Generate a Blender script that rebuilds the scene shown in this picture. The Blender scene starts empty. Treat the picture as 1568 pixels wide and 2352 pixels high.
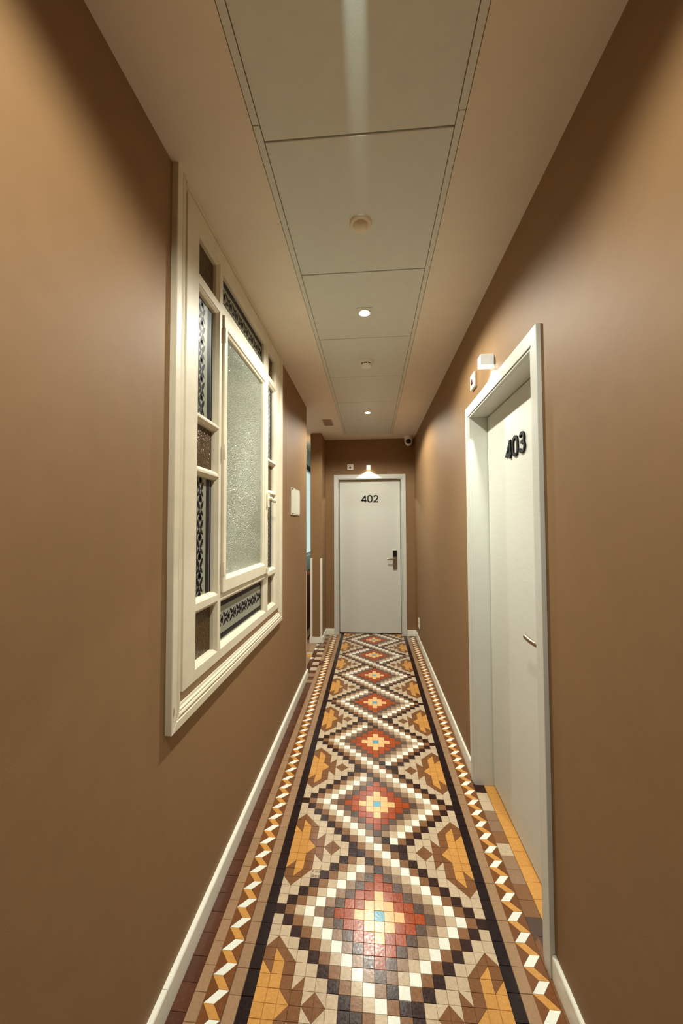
import bpy, bmesh, math, random
from mathutils import Vector, Matrix

# ------------------------------------------------------------------ camera, world, exposure
T = 0.037                      # one small floor tile = 3.7 cm; the scene is laid out in tile units
C = bpy.context.scene.collection
SC = bpy.context.scene

cam_data = bpy.data.cameras.new('camera')
cam = bpy.data.objects.new('camera', cam_data)
C.objects.link(cam)
cam_data.sensor_fit = 'VERTICAL'
cam_data.sensor_height = 36.0
cam_data.lens = 857.06 / 2352 * 36.0
cam_data.clip_start = 0.01
yaw, pit, rol = 0.0794, 0.0366, 0.0036
cam.location = (-0.5327 * T, -38.873 * T, 38.958 * T)
M = (Matrix.Rotation(yaw, 4, 'Z') @ Matrix.Rotation(math.pi / 2 + pit, 4, 'X') @ Matrix.Rotation(-rol, 4, 'Z'))
cam.rotation_euler = M.to_euler()
SC.camera = cam

w = bpy.data.worlds.new('world')
SC.world = w
w.use_nodes = True
w.node_tree.nodes['Background'].inputs[0].default_value = (0.9, 0.75, 0.55, 1)
w.node_tree.nodes['Background'].inputs[1].default_value = 0.0

SC.view_settings.view_transform = 'Standard'
SC.view_settings.look = 'None'
SC.view_settings.exposure = 0.0
SC.view_settings.gamma = 1.0
SC.cycles.max_bounces = 10
SC.cycles.diffuse_bounces = 7
SC.cycles.sample_clamp_indirect = 6.0
try:
    SC.cycles.use_denoising = True
except Exception:
    pass

DOWN_W = 60.0                  # downlight power, wide part
CORE_W = 34.0                  # downlight power, middle of the beam
DOWN_COL = (1.0, 0.985, 0.86)
LAMP_W = 16.0                   # wall lamps over the doors
LAMP_COL = (0.93, 1.0, 0.92)
SIDE_EMIT = 0.8                # lit window of the side passage

# ------------------------------------------------------------------ materials

def srgb(r, g, b):
    def f(c):
        c /= 255.0
        return c / 12.92 if c <= 0.04045 else ((c + 0.055) / 1.055) ** 2.4
    return (f(r), f(g), f(b), 1.0)


def new_mat(name):
    m = bpy.data.materials.new(name)
    m.use_nodes = True
    nt = m.node_tree
    return m, nt, nt.nodes['Principled BSDF']


def mottled(name, col, rough=0.5, spec=0.5, noise=30.0, amount=0.12, bump=0.0, bump_scale=200.0, stretch=None,
            island=0.0, metal=0.0, rough_var=0.0, coat=0.0):
    """Base colour times a gentle procedural noise; optional bump; optional change from island to island."""
    m, nt, p = new_mat(name)
    N, L = nt.nodes, nt.links
    tc = N.new('ShaderNodeTexCoord')
    mp = N.new('ShaderNodeMapping')
    if stretch:
        mp.inputs['Scale'].default_value = stretch
    L.new(tc.outputs['Object'], mp.inputs['Vector'])
    nz = N.new('ShaderNodeTexNoise')
    nz.inputs['Scale'].default_value = noise
    nz.inputs['Detail'].default_value = 5.0
    L.new(mp.outputs['Vector'], nz.inputs['Vector'])
    mr = N.new('ShaderNodeMapRange')
    mr.inputs['From Min'].default_value = 0.25
    mr.inputs['From Max'].default_value = 0.75
    mr.inputs['To Min'].default_value = 1.0 - amount
    mr.inputs['To Max'].default_value = 1.0 + amount
    L.new(nz.outputs['Fac'], mr.inputs['Value'])
    val = mr.outputs['Result']
    if island:
        geo = N.new('ShaderNodeNewGeometry')
        mi = N.new('ShaderNodeMapRange')
        mi.inputs['To Min'].default_value = 1.0 - island
        mi.inputs['To Max'].default_value = 1.0 + island
        L.new(geo.outputs['Random Per Island'], mi.inputs['Value'])
        mu = N.new('ShaderNodeMath')
        mu.operation = 'MULTIPLY'
        L.new(val, mu.inputs[0])
        L.new(mi.outputs['Result'], mu.inputs[1])
        val = mu.outputs[0]
    vm = N.new('ShaderNodeVectorMath')
    vm.operation = 'SCALE'
    vm.inputs[0].default_value = col[:3]
    L.new(val, vm.inputs['Scale'])
    L.new(vm.outputs['Vector'], p.inputs['Base Color'])
    p.inputs['Roughness'].default_value = rough
    if rough_var:
        rr = N.new('ShaderNodeMapRange')
        rr.inputs['From Min'].default_value = 0.3
        rr.inputs['From Max'].default_value = 0.7
        rr.inputs['To Min'].default_value = rough - rough_var
        rr.inputs['To Max'].default_value = rough + rough_var
        L.new(nz.outputs['Fac'], rr.inputs['Value'])
        L.new(rr.outputs['Result'], p.inputs['Roughness'])
    p.inputs['Specular IOR Level'].default_value = spec
    p.inputs['Metallic'].default_value = metal
    p.inputs['Coat Weight'].default_value = coat
    if bump:
        n2 = N.new('ShaderNodeTexNoise')
        n2.inputs['Scale'].default_value = bump_scale
        n2.inputs['Detail'].default_value = 3.0
        L.new(mp.outputs['Vector'], n2.inputs['Vector'])
        b = N.new('ShaderNodeBump')
        b.inputs['Strength'].default_value = bump
        b.inputs['Distance'].default_value = 0.002
        L.new(n2.outputs['Fac'], b.inputs['Height'])
        L.new(b.outputs['Normal'], p.inputs['Normal'])
    return m


def emitter(name, col, strength):
    m = bpy.data.materials.new(name)
    m.use_nodes = True
    nt = m.node_tree
    nt.nodes.remove(nt.nodes['Principled BSDF'])
    e = nt.nodes.new('ShaderNodeEmission')
    e.inputs[0].default_value = (*col, 1)
    e.inputs[1].default_value = strength
    nt.links.new(e.outputs[0], nt.nodes['Material Output'].inputs[0])
    return m


def hammered(name, col, scale, rough, bump, vein=None, spec=0.6, stretch=(1, 1, 1), metal=0.0):
    """Cast glass with a cell relief that glitters."""
    m, nt, p = new_mat(name)
    N, L = nt.nodes, nt.links
    tc = N.new('ShaderNodeTexCoord')
    mp = N.new('ShaderNodeMapping')
    mp.inputs['Scale'].default_value = stretch
    L.new(tc.outputs['Object'], mp.inputs['Vector'])
    v = N.new('ShaderNodeTexVoronoi')
    v.inputs['Scale'].default_value = scale
    L.new(mp.outputs['Vector'], v.inputs['Vector'])
    nz = N.new('ShaderNodeTexNoise')
    nz.inputs['Scale'].default_value = scale * 0.7
    nz.inputs['Detail'].default_value = 2.0
    L.new(mp.outputs['Vector'], nz.inputs['Vector'])
    ad = N.new('ShaderNodeMath')
    ad.operation = 'ADD'
    L.new(v.outputs['Distance'], ad.inputs[0])
    L.new(nz.outputs['Fac'], ad.inputs[1])
    b = N.new('ShaderNodeBump')
    b.inputs['Strength'].default_value = bump
    b.inputs['Distance'].default_value = 0.006
    p.inputs['Metallic'].default_value = metal
    L.new(ad.outputs[0], b.inputs['Height'])
    L.new(b.outputs['Normal'], p.inputs['Normal'])
    rp = N.new('ShaderNodeMapRange')
    rp.inputs['From Min'].default_value = 0.0
    rp.inputs['From Max'].default_value = 0.7
    rp.inputs['To Min'].default_value = 1.35
    rp.inputs['To Max'].default_value = 0.6
    L.new(v.outputs['Distance'], rp.inputs['Value'])
    vm = N.new('ShaderNodeVectorMath')
    vm.operation = 'SCALE'
    vm.inputs[0].default_value = col[:3]
    L.new(rp.outputs['Result'], vm.inputs['Scale'])
    L.new(vm.outputs['Vector'], p.inputs['Base Color'])
    p.inputs['Roughness'].default_value = rough
    p.inputs['Specular IOR Level'].default_value = spec
    return m


WALL = mottled('brown_wall_paint', srgb(138, 107, 73), rough=0.62, spec=0.3, noise=14, amount=0.04, bump=0.10, bump_scale=420)
PLASTER = mottled('ceiling_plaster', srgb(230, 219, 202), rough=0.75, noise=9, amount=0.03, bump=0.08, bump_scale=300)
PANEL = mottled('painted_metal_panel', srgb(212, 214, 206), rough=0.4, noise=20, amount=0.03, bump=0.04, bump_scale=260)
VOID = mottled('dark_void', srgb(40, 30, 24), rough=0.9)
DOORW = mottled('white_wood_grain_laminate', srgb(206, 207, 198), rough=0.42, noise=30, amount=0.055, stretch=(0.5, 0.5, 9.0), bump=0.10, bump_scale=40)
TRIMW = mottled('white_lacquer', srgb(209, 210, 201), rough=0.4, noise=12, amount=0.03)
OLDW = mottled('old_cream_gloss_paint', srgb(214, 205, 182), rough=0.5, noise=16, amount=0.05, bump=0.25, bump_scale=90)
BASEW = mottled('white_baseboard', srgb(240, 240, 226), rough=0.35, noise=12, amount=0.04)
PLASTIC = mottled('white_plastic', srgb(232, 230, 218), rough=0.35, noise=10, amount=0.02)
PLASTICW = mottled('warm_white_plastic', srgb(222, 208, 182), rough=0.4, noise=10, amount=0.02)
BLACK = mottled('black_plastic', srgb(16, 15, 18), rough=0.3, noise=10, amount=0.1)
NUMBER = mottled('black_numeral', srgb(9, 8, 11), rough=0.5, spec=0.15, noise=10, amount=0.1)
RED = mottled('dark_red_lens', srgb(74, 9, 8), rough=0.25, noise=10, amount=0.1)
NICKEL = mottled('satin_nickel', srgb(176, 160, 140), rough=0.28, metal=1.0, noise=60, amount=0.06)
NAVY = mottled('navy_enamel', srgb(13, 12, 26), rough=0.4, spec=0.2, noise=60, amount=0.25)
FROST = mottled('frosted_glass', srgb(140, 142, 126), rough=0.35, noise=50, amount=0.06, spec=0.5)
AMBER = hammered('amber_cathedral_glass', srgb(84, 55, 16), 190.0, 0.22, 0.9, stretch=(1, 1.0, 0.45))
HAMMER = hammered('hammered_glass', srgb(166, 174, 158), 210.0, 0.12, 1.0, spec=0.9, metal=0.4)
PAPER = mottled('printed_paper', srgb(224, 224, 208), rough=0.7, noise=70, amount=0.05, stretch=(1, 1, 3))
ACRYLIC = mottled('clear_acrylic_edge', srgb(214, 210, 188), rough=0.15, noise=10, amount=0.02)
WOOD = mottled('dark_red_stained_wood', srgb(150, 70, 24), rough=0.35, noise=5, amount=0.45, stretch=(2, 2, 14))
LOUVRE = mottled('pale_grey_slats', srgb(206, 214, 212), rough=0.5, noise=10, amount=0.03)
COOLW = mottled('cool_white_paint', srgb(205, 210, 206), rough=0.7, noise=10, amount=0.03)
LENS = emitter('downlight_lens', (1.0, 0.99, 0.9), 60.0)
LAMPLENS = emitter('wall_lamp_lens', (0.95, 1.0, 0.92), 16.0)
DAY = emitter('bright_window_light', (0.80, 1.0, 0.91), SIDE_EMIT)
GLOWP = mottled('translucent_white_lamp_body', srgb(236, 236, 226), rough=0.4, noise=10, amount=0.02)
GLOWP.node_tree.nodes['Principled BSDF'].inputs['Emission Color'].default_value = (0.93, 1.0, 0.92, 1)
GLOWP.node_tree.nodes['Principled BSDF'].inputs['Emission Strength'].default_value = 0.5
APRON = mottled('tan_recess_board', srgb(176, 146, 116), rough=0.6, noise=14, amount=0.04)  # even tan tone for the recessed board under the window frame
RUST = mottled('rust_stain', srgb(86, 56, 34), rough=0.8, noise=100, amount=0.3)


def tile_mat(name, c, isl=0.10, rough=0.22, amt=0.12):
    return mottled(name, srgb(*c), rough=rough, spec=0.3, noise=130, amount=amt, bump=0.08, bump_scale=120, island=isl, rough_var=0.06)


TM = {
    'beige': tile_mat('beige_tile', (196, 175, 147), 0.06),
    'white': tile_mat('white_tile', (236, 238, 226), 0.05, amt=0.05),
    'brown': tile_mat('brown_tile', (132, 92, 60), 0.10),
    'taupe': tile_mat('taupe_tile', (146, 116, 92), 0.12),
    'dark': tile_mat('dark_brown_tile', (48, 26, 22), 0.14),
    'char': tile_mat('charcoal_brown_tile', (88, 68, 58), 0.2),
    'red': tile_mat('terracotta_red_tile', (158, 64, 10), 0.14),
    'peach': tile_mat('peach_tile', (232, 184, 124), 0.06),
    'blue': tile_mat('blue_tile', (88, 160, 184), 0.05),
    'ochre': tile_mat('ochre_yellow_tile', (202, 146, 76), 0.06),
    'umber': tile_mat('umber_tile', (124, 82, 50), 0.06),
    'black': tile_mat('black_brown_tile', (32, 18, 19), 0.12),
    'tan': tile_mat('tan_strip_tile', (156, 124, 94), 0.07),
    'zig': tile_mat('chestnut_tile', (118, 72, 38), 0.10),
    'maroon': tile_mat('maroon_brown_tile', (84, 50, 34), 0.16),
    'grout': mottled('dark_grout', srgb(88, 66, 50), rough=0.85, noise=80, amount=0.2),
}
TKEYS = list(TM)

# ------------------------------------------------------------------ mesh helpers (all coordinates in tile units)
ORG = {}


class MB:
    def __init__(self):
        self.v, self.f, self.m = [], [], []

    def face(self, pts, m=0):
        i = len(self.v)
        self.v += [tuple(p) for p in pts]
        self.f.append(tuple(range(i, i + len(pts))))
        self.m.append(m)
        return self

    def box(self, x0, x1, y0, y1, z0, z1, m=0):
        i = len(self.v)
        self.v += [(x, y, z) for x in (x0, x1) for y in (y0, y1) for z in (z0, z1)]
        for q in ((0, 1, 3, 2), (4, 6, 7, 5), (0, 4, 5, 1), (2, 3, 7, 6), (0, 2, 6, 4), (1, 5, 7, 3)):
            self.f.append(tuple(i + k for k in q))
            self.m.append(m)
        return self

    def prism(self, poly, fn, a0, a1, m=0):
        """poly of 2D points; fn(p, a) -> 3D; extruded from a0 to a1."""
        i, n = len(self.v), len(poly)
        self.v += [tuple(fn(p, a0)) for p in poly] + [tuple(fn(p, a1)) for p in poly]
        self.f.append(tuple(range(i, i + n))[::-1])
        self.f.append(tuple(range(i + n, i + 2 * n)))
        self.m += [m, m]
        for k in range(n):
            j = (k + 1) % n
            self.f.append((i + k, i + j, i + n + j, i + n + k))
            self.m.append(m)
        return self

    def lathe(self, prof, c, axis='z', n=40, m=0):
        """prof: (radius, height) list turned around an axis through c."""
        i = len(self.v)
        for r, h in prof:
            for k in range(n):
                a = 2 * math.pi * k / n
                p, q = r * math.cos(a), r * math.sin(a)
                if axis == 'z':
                    self.v.append((c[0] + p, c[1] + q, c[2] + h))
                elif axis == 'y':
                    self.v.append((c[0] + p, c[1] + h, c[2] + q))
                else:
                    self.v.append((c[0] + h, c[1] + p, c[2] + q))
        for j in range(len(prof) - 1):
            for k in range(n):
                k2 = (k + 1) % n
                self.f.append((i + j * n + k, i + j * n + k2, i + (j + 1) * n + k2, i + (j + 1) * n + k))
                self.m.append(m)
        for j, rev in ((0, True), (len(prof) - 1, False)):
            if prof[j][0] > 1e-6:
                r = tuple(range(i + j * n, i + (j + 1) * n))
                self.f.append(r[::-1] if rev else r)
                self.m.append(m)
        return self

    def tube(self, pts, r, n=14, m=0, flat=1.0):
        i = len(self.v)
        pts = [Vector(p) for p in pts]
        for j, p in enumerate(pts):
            t = (pts[min(j + 1, len(pts) - 1)] - pts[max(j - 1, 0)]).normalized()
            up = Vector((0, 0, 1)) if abs(t.z) < 0.9 else Vector((1, 0, 0))
            s = t.cross(up).normalized()
            u = s.cross(t).normalized()
            rr = r[j] if isinstance(r, (list, tuple)) else r
            for k in range(n):
                a = 2 * math.pi * k / n
                self.v.append(tuple(p + s * rr * math.cos(a) + u * rr * flat * math.sin(a)))
        for j in range(len(pts) - 1):
            for k in range(n):
                k2 = (k + 1) % n
                self.f.append((i + j * n + k, i + j * n + k2, i + (j + 1) * n + k2, i + (j + 1) * n + k))
                self.m.append(m)
        self.f.append(tuple(range(i, i + n))[::-1])
        last = i + (len(pts) - 1) * n
        self.f.append(tuple(range(last, last + n)))
        self.m += [m, m]
        return self

    def mapped(self, fn):
        self.v = [tuple(fn(*p)) for p in self.v]
        return self

    def build(self, name, mats, parent=None, origin=None, bevel=0.0, smooth=False, fix=True, seg=2):
        if not isinstance(mats, (list, tuple)):
            mats = [mats]
        me = bpy.data.meshes.new(name)
        org = Vector(ORG[parent.name]) if parent is not None else None
        if org is None:
            if origin is None:
                xs, ys, zs = zip(*self.v)
                origin = ((min(xs) + max(xs)) / 2, (min(ys) + max(ys)) / 2, min(zs))
            org = Vector(origin)
        me.from_pydata([tuple((Vector(p) - org) * T) for p in self.v], [], self.f)
        for mt in mats:
            me.materials.append(mt)
        me.polygons.foreach_set('material_index', self.m)
        if fix:
            bm = bmesh.new()
            bm.from_mesh(me)
            bmesh.ops.remove_doubles(bm, verts=bm.verts, dist=1e-6)
            bmesh.ops.recalc_face_normals(bm, faces=bm.faces)
            bm.to_mesh(me)
            bm.free()
        if smooth:
            me.polygons.foreach_set('use_smooth', [True] * len(me.polygons))
            me.set_sharp_from_angle(angle=math.radians(38))
        o = bpy.data.objects.new(name, me)
        C.objects.link(o)
        if parent is not None:
            o.parent = parent
        else:
            o.location = org * T
        ORG[o.name] = tuple(org)
        if bevel:
            b = o.modifiers.new('bevel', 'BEVEL')
            b.width = bevel * T
            b.segments = seg
            b.limit_method = 'ANGLE'
            b.angle_limit = math.radians(40)
        return o


def tag(o, label=None, cat=None, group=None, kind=None):
    if label:
        o['label'] = label
    if cat:
        o['category'] = cat
    if group:
        o['group'] = group
    if kind:
        o['kind'] = kind
    return o


def thing(name, at, label, cat, group=None, kind=None):
    o = bpy.data.objects.new(name, None)
    o.empty_display_size = 0.05
    C.objects.link(o)
    o.location = Vector(at) * T
    ORG[o.name] = tuple(at)
    return tag(o, label, cat, group, kind)


def box(x0, x1, y0, y1, z0, z1, m=0):
    return MB().box(x0, x1, y0, y1, z0, z1, m)


def spot(name, at, to, watts, col, angle, blend, radius, parent=None):
    d = bpy.data.lights.new(name, 'SPOT')
    d.energy = watts
    d.color = col
    d.spot_size = math.radians(angle)
    d.spot_blend = blend
    d.shadow_soft_size = radius * T
    o = bpy.data.objects.new(name, d)
    C.objects.link(o)
    v = Vector(to) - Vector(at)
    o.rotation_euler = v.to_track_quat('-Z', 'Y').to_euler()
    if parent is not None:
        o.parent = parent
        o.location = (Vector(at) - Vector(ORG[parent.name])) * T
    else:
        o.location = Vector(at) * T
    return o


# ------------------------------------------------------------------ the room shell
ZC = 70.28          # ceiling
XL, XR = -17.39, 15.0
YE = 95.84          # end wall
YB = -52.0          # shell left open behind the viewpoint so less light bounces back
YO = 57.6           # where the left wall stops and the side passage opens


def wall_grid(axis_pos, back, a_rng, z_rng, hole, axis='x'):
    """A wall slab with one rectangular hole (a0,a1,z0,z1) or None."""
    mb = MB()
    a0, a1 = a_rng
    z0, z1 = z_rng
    lo, hi = min(axis_pos, back), max(axis_pos, back)

    def bx(p0, p1, q0, q1):
        if p1 - p0 < 1e-6 or q1 - q0 < 1e-6:
            return
        if axis == 'x':
            mb.box(lo, hi, p0, p1, q0, q1)
        else:
            mb.box(p0, p1, lo, hi, q0, q1)
    if hole is None:
        bx(a0, a1, z0, z1)
    else:
        h0, h1, k0, k1 = hole
        bx(a0, h0, z0, z1)
        bx(h1, a1, z0, z1)
        bx(h0, h1, z0, k0)
        bx(h0, h1, k1, z1)
    return mb


def struct(o, label, cat='wall'):
    return tag(o, label, cat, kind='structure')


struct(wall_grid(XL, XL - 3.6, (YB, YO), (0, ZC), (-7.6, 27.4, 23.6, 69.9)).build('wall_left', WALL),
       'brown painted corridor wall holding the tall stained glass window')
struct(wall_grid(XR, XR + 5.0, (YB, YE + 5), (0, ZC), (-3.4, 21.0, -0.5, 56.4)).build('wall_right', WALL),
       'brown painted corridor wall with the recessed door numbered 403')
struct(wall_grid(YE, YE + 5.0, (-20.9, XR), (0, ZC), (-13.3, 11.2, -0.5, 56.6), 'y').build('wall_end', WALL),
       'dark brown end wall around the door numbered 402')
struct(box(-20.9, -17.05, 85.5, YE, 0, ZC).build('wall_pillar', WALL, bevel=0.12),
       'narrow brown wall stub with two white corner strips left of the end door')
# side passage on the left
struct(box(-64, XL - 3.6, YO - 3.6, YO, 0, ZC).build('wall_passage_near', WALL), 'wall of the side passage behind the corridor wall end')
struct(wall_grid(-26.6, -30.0, (96, 140), (0, ZC), (100.2, 126, 27.6, 61.6)).build('wall_passage', COOLW),
       'pale wall of the side passage around its bright window')
struct(box(-30, -20.9, 140, 143, 0, ZC).build('wall_passage_end', COOLW), 'pale far wall of the side passage')
struct(box(-64, -26.6, 96, 99, 0, ZC).build('wall_passage_back', COOLW), 'pale back wall of the side passage')
struct(box(-67, -64, YO - 3, 99, 0, ZC).build('wall_passage_left', COOLW), 'pale far left wall of the side passage')
struct(box(-20.9, -18.0, YE, 140, 0, ZC).build('wall_passage_right', COOLW), 'pale wall behind the brown wall stub')

# ceiling: plasterboard on both sides of a long slot that carries lift-out panels
SL0, SL1, SR0, SR1 = -9.66, -9.03, 6.2, 6.83
SYE = 88.0
cb = MB()
cb.box(-67, SL0, YB, 143, ZC, ZC + 2.5)
cb.box(SR1, XR + 5, YB, YE + 5, ZC, ZC + 2.5)
cb.box(SL0, SR1, SYE + 0.35, YE + 5, ZC, ZC + 2.5)
cb.box(SL0, SR1, YB, SYE + 0.35, ZC + 1.2, ZC + 2.5, 1)
struct(cb.build('ceiling', [PLASTER, VOID]), 'cream plasterboard ceiling on both sides of the panel strip', 'ceiling')
# narrow metal rails on both edges of the slot
for nm, a, b, lab in (('trim_1', SL0 + 0.05, SL1 - 0.03, 'thin pale metal rail along the left edge of the ceiling panels'),
                      ('trim_2', SR0 + 0.03, SR1 - 0.05, 'thin pale metal rail along the right edge of the ceiling panels')):
    r = MB()
    ys = [YB, -11.4 if nm == 'trim_1' else -11.2, SYE + 0.3]
    for k in range(2):
        r.box(a, b, ys[k] + 0.03, ys[k + 1] - 0.03, ZC - 0.02, ZC + 0.8)
    struct(r.build(nm, PANEL, bevel=0.03), lab, 'rail')

# baseboards
BH = 2.05


def base_prof(t):
    return [(0, 0), (t, 0), (t, BH - 0.12), (t - 0.06, BH), (0, BH)]


bl = MB()
for y0, y1 in ((YB, -9.0), (-8.96, YO + 0.3)):
    bl.prism(base_prof(0.46), lambda p, a: (XL + p[0], a, p[1]), y0, y1)
struct(bl.build('baseboard_left', BASEW), 'white baseboard along the left corridor wall', 'baseboard')
struct(MB().prism(base_prof(0.32), lambda p, a: (XR - p[0], a, p[1]), YB, -4.15).build('baseboard_right', BASEW),
       'white baseboard at the near foot of the right wall before door 403', 'baseboard')
struct(MB().prism(base_prof(0.32), lambda p, a: (XR - p[0], a, p[1]), 21.75, YE).build('baseboard_right_far', BASEW),
       'white baseboard on the right between door 403 and the end wall', 'baseboard')
be = MB()
be.prism(base_prof(0.3), lambda p, a: (a, YE - p[0], p[1]), -17.0, -13.98)
struct(be.build('baseboard_end_left', BASEW), 'short white baseboard left of door 402', 'baseboard')
be = MB()
be.prism(base_prof(0.3), lambda p, a: (a, YE - p[0], p[1]), 11.9, XR - 0.3)
struct(be.build('baseboard_end_right', BASEW), 'short white baseboard right of door 402', 'baseboard')
bp = MB()
bp.box(-21.2, -16.72, 85.18, 85.5, 0, BH)
bp.box(-17.05, -16.72, 85.5, YE - 0.3, 0, BH)
struct(bp.build('baseboard_pillar', BASEW, bevel=0.06), 'white baseboard wrapping the narrow wall stub', 'baseboard')
# corner guards
g = MB()
g.box(-17.6, -17.0, 85.42, 85.5, BH, 28.05)
g.box(-17.05, -16.98, 85.42, 86.0, BH, 28.05)
struct(g.build('trim_3', BASEW, bevel=0.02), 'white corner strip on the right edge of the narrow wall stub', 'corner guard')
g = MB()
g.box(-20.95, -20.25, 85.42, 85.5, BH, 28.05)
g.box(-20.98, -20.9, 85.42, 86.0, BH, 28.05)
struct(g.build('trim_4', BASEW, bevel=0.02), 'white corner strip on the left edge of the narrow wall stub', 'corner guard')
g = MB()
g.box(-17.45, -17.32, 57.2, YO + 0.06, BH, 27.2)
g.box(-18.0, -17.32, YO, YO + 0.06, BH, 27.2)
struct(g.build('trim_5', BASEW, bevel=0.02), 'thin white corner strip on the end of the left wall', 'corner guard')

# ------------------------------------------------------------------ mosaic floor
rnd = random.Random(7)
fl = MB()


def tile(poly, key, g=0.028):
    """One tile: its top face inset from the joint, with sloping flanks down into the grout."""
    mi = TKEYS.index(key)
    n = len(poly)
    cx = sum(p[0] for p in poly) / n
    cy = sum(p[1] for p in poly) / n
    area = sum(poly[k][0] * poly[(k + 1) % n][1] - poly[(k + 1) % n][0] * poly[k][1] for k in range(n))
    if area < 0:
        poly = poly[::-1]
    ins = []
    for k in range(n):
        p0, p1, p2 = Vector(poly[k - 1]), Vector(poly[k]), Vector(poly[(k + 1) % n])
        e1, e2 = (p1 - p0).normalized(), (p2 - p1).normalized()
        n1, n2 = Vector((-e1.y, e1.x)), Vector((-e2.y, e2.x))
        s = (n1 + n2)
        d = max(0.25, 1 + n1.dot(n2))
        ins.append(p1 + s * (g / d))
    h = rnd.uniform(-0.012, 0.008)
    tx, ty = rnd.gauss(0, 0.0035), rnd.gauss(0, 0.0035)
    i = len(fl.v)
    for p in ins:
        fl.v.append((p.x, p.y, h + tx * (p.x - cx) + ty * (p.y - cy)))
    for p in poly:
        q = Vector(p)
        fl.v.append((q.x, q.y, -0.06))
    fl.f.append(tuple(range(i, i + n)))
    fl.m.append(mi)
    for k in range(n):
        k2 = (k + 1) % n
        fl.f.append((i + k, i + n + k, i + n + k2, i + k2))
        fl.m.append(mi)


def rect(x0, x1, y0, y1, key):
    tile([(x0, y0), (x1, y0), (x1, y1), (x0, y1)], key)


def inside(u, v, poly):
    c = False
    for k in range(len(poly)):
        (x1, y1), (x2, y2) = poly[k], poly[k - 1]
        if (y1 > v) != (y2 > v) and u < (x2 - x1) * (v - y1) / (y2 - y1) + x1:
            c = not c
    return c


UMB = [[(5.5, -1), (4.5, 0), (5.5, 1), (6.5, 0)],
       [(9.5, -5), (7.5, -3), (7.5, 3), (9.5, 5), (10.5, 4), (10.5, -4)],
       [(6.5, -2), (7.5, -1), (7.5, 1), (6.5, 2)]]
YEL = [[(9.5, -4), (8.5, -3), (8.5, -1), (7.5, 0), (8.5, 1), (8.5, 3), (9.5, 4), (9.5, 2), (10.5, 3), (10.5, -3), (9.5, -2)]]


def side_colour(u, v):
    for p in YEL:
        if inside(u, v, p):
            return 'ochre'
    for p in UMB:
        if inside(u, v, p):
            return 'umber'
    return 'beige'


PER = 15.06     # period of the lozenges, measured in tiles
STP = PER / 15


def ring(d, i):
    if d == 0:
        return 'blue'
    if d <= 2:
        return 'peach'
    if d <= 4:
        return 'red'
    left = i <= 0
    return {5: 'char', 6: 'taupe', 7: 'white' if left else 'beige', 8: 'beige' if left else 'white', 9: 'brown', 10: 'dark'}[d]


Y_FAR = 97.4
n0, n1 = -51, int(Y_FAR / STP) + 1
for n in range(n0, n1):
    y0, y1 = (n - 0.5) * STP, (n + 0.5) * STP
    if y0 > Y_FAR:
        break
    y1 = min(y1, Y_FAR)
    r0 = n % 15
    for i in range(-10, 11):
        d0, d1 = abs(i) + r0, abs(i) + 15 - r0
        order = (d1, d0) if i <= 0 else (d0, d1)
        key = None
        for d in order:
            if d <= 10:
                key = ring(d, i)
                break
        x0, x1 = i - 0.5, i + 0.5
        if key:
            rect(x0, x1, y0, y1, key)
            continue
        # side triangle with the diamond and the flower; v runs towards the camera
        v0 = -(r0 - 7.5) - 0.5
        s = 1 if i > 0 else -1
        cu, cv = abs(i), v0 + 0.5
        q = {'t': (cu, cv - 0.33), 'b': (cu, cv + 0.33), 'l': (cu - 0.33, cv), 'r': (cu + 0.33, cv)}
        col = {k: side_colour(*p) for k, p in q.items()}
        ym = (y0 + y1) / 2

        def W(u, v):
            return (s * u, ym - (v - cv) * (y1 - y0))
        a, b_, c_, d_ = (cu - 0.5, cv - 0.5), (cu + 0.5, cv - 0.5), (cu + 0.5, cv + 0.5), (cu - 0.5, cv + 0.5)
        if len(set(col.values())) == 1:
            tile([W(*a), W(*b_), W(*c_), W(*d_)], col['t'])
        elif col['t'] == col['l']:
            tile([W(*a), W(*b_), W(*d_)], col['t'], 0.012)
            tile([W(*b_), W(*c_), W(*d_)], col['b'], 0.012)
        else:
            tile([W(*a), W(*b_), W(*c_)], col['t'], 0.012)
            tile([W(*a), W(*c_), W(*d_)], col['b'], 0.012)

# borders on both sides
P2 = 1.925
for s in (-1, 1):
    a = 10.5
    k = 0
    y = -51.5
    while y < Y_FAR:
        y1 = min(y + P2, Y_FAR)
        x0, x1 = sorted((s * 10.5, s * 11.55))
        rect(x0, x1, y, y1, 'black')
        x0, x1 = sorted((s * 11.55, s * 12.6))
        rect(x0, x1, y + 0.0, y1, 'tan')
        y = y1
zones = ((-14.5, -12.65, 1.71), (12.57, 14.42, 6.31))
for x0, x1, ph in zones:
    h = P2 / 2
    xm = (x0 + x1) / 2
    k0 = int((-50 - ph) / P2)
    for k in range(k0, 60):
        ya = ph + k * P2            # left corner shared by white (above, far side) and yellow (below)
        if ya + h > YE - 0.2:
            break
        tile([(x0, ya), (xm, ya), (x1, ya + h), (xm, ya + h)], 'white', 0.018)
        tile([(x0, ya), (xm, ya), (x1, ya - h), (xm, ya - h)], 'ochre', 0.018)
        tile([(x0, ya), (xm, ya + h), (x0, ya + 2 * h)], 'zig', 0.012)
        tile([(xm, ya), (x1, ya - h), (x1, ya + h)], 'zig', 0.012)
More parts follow.
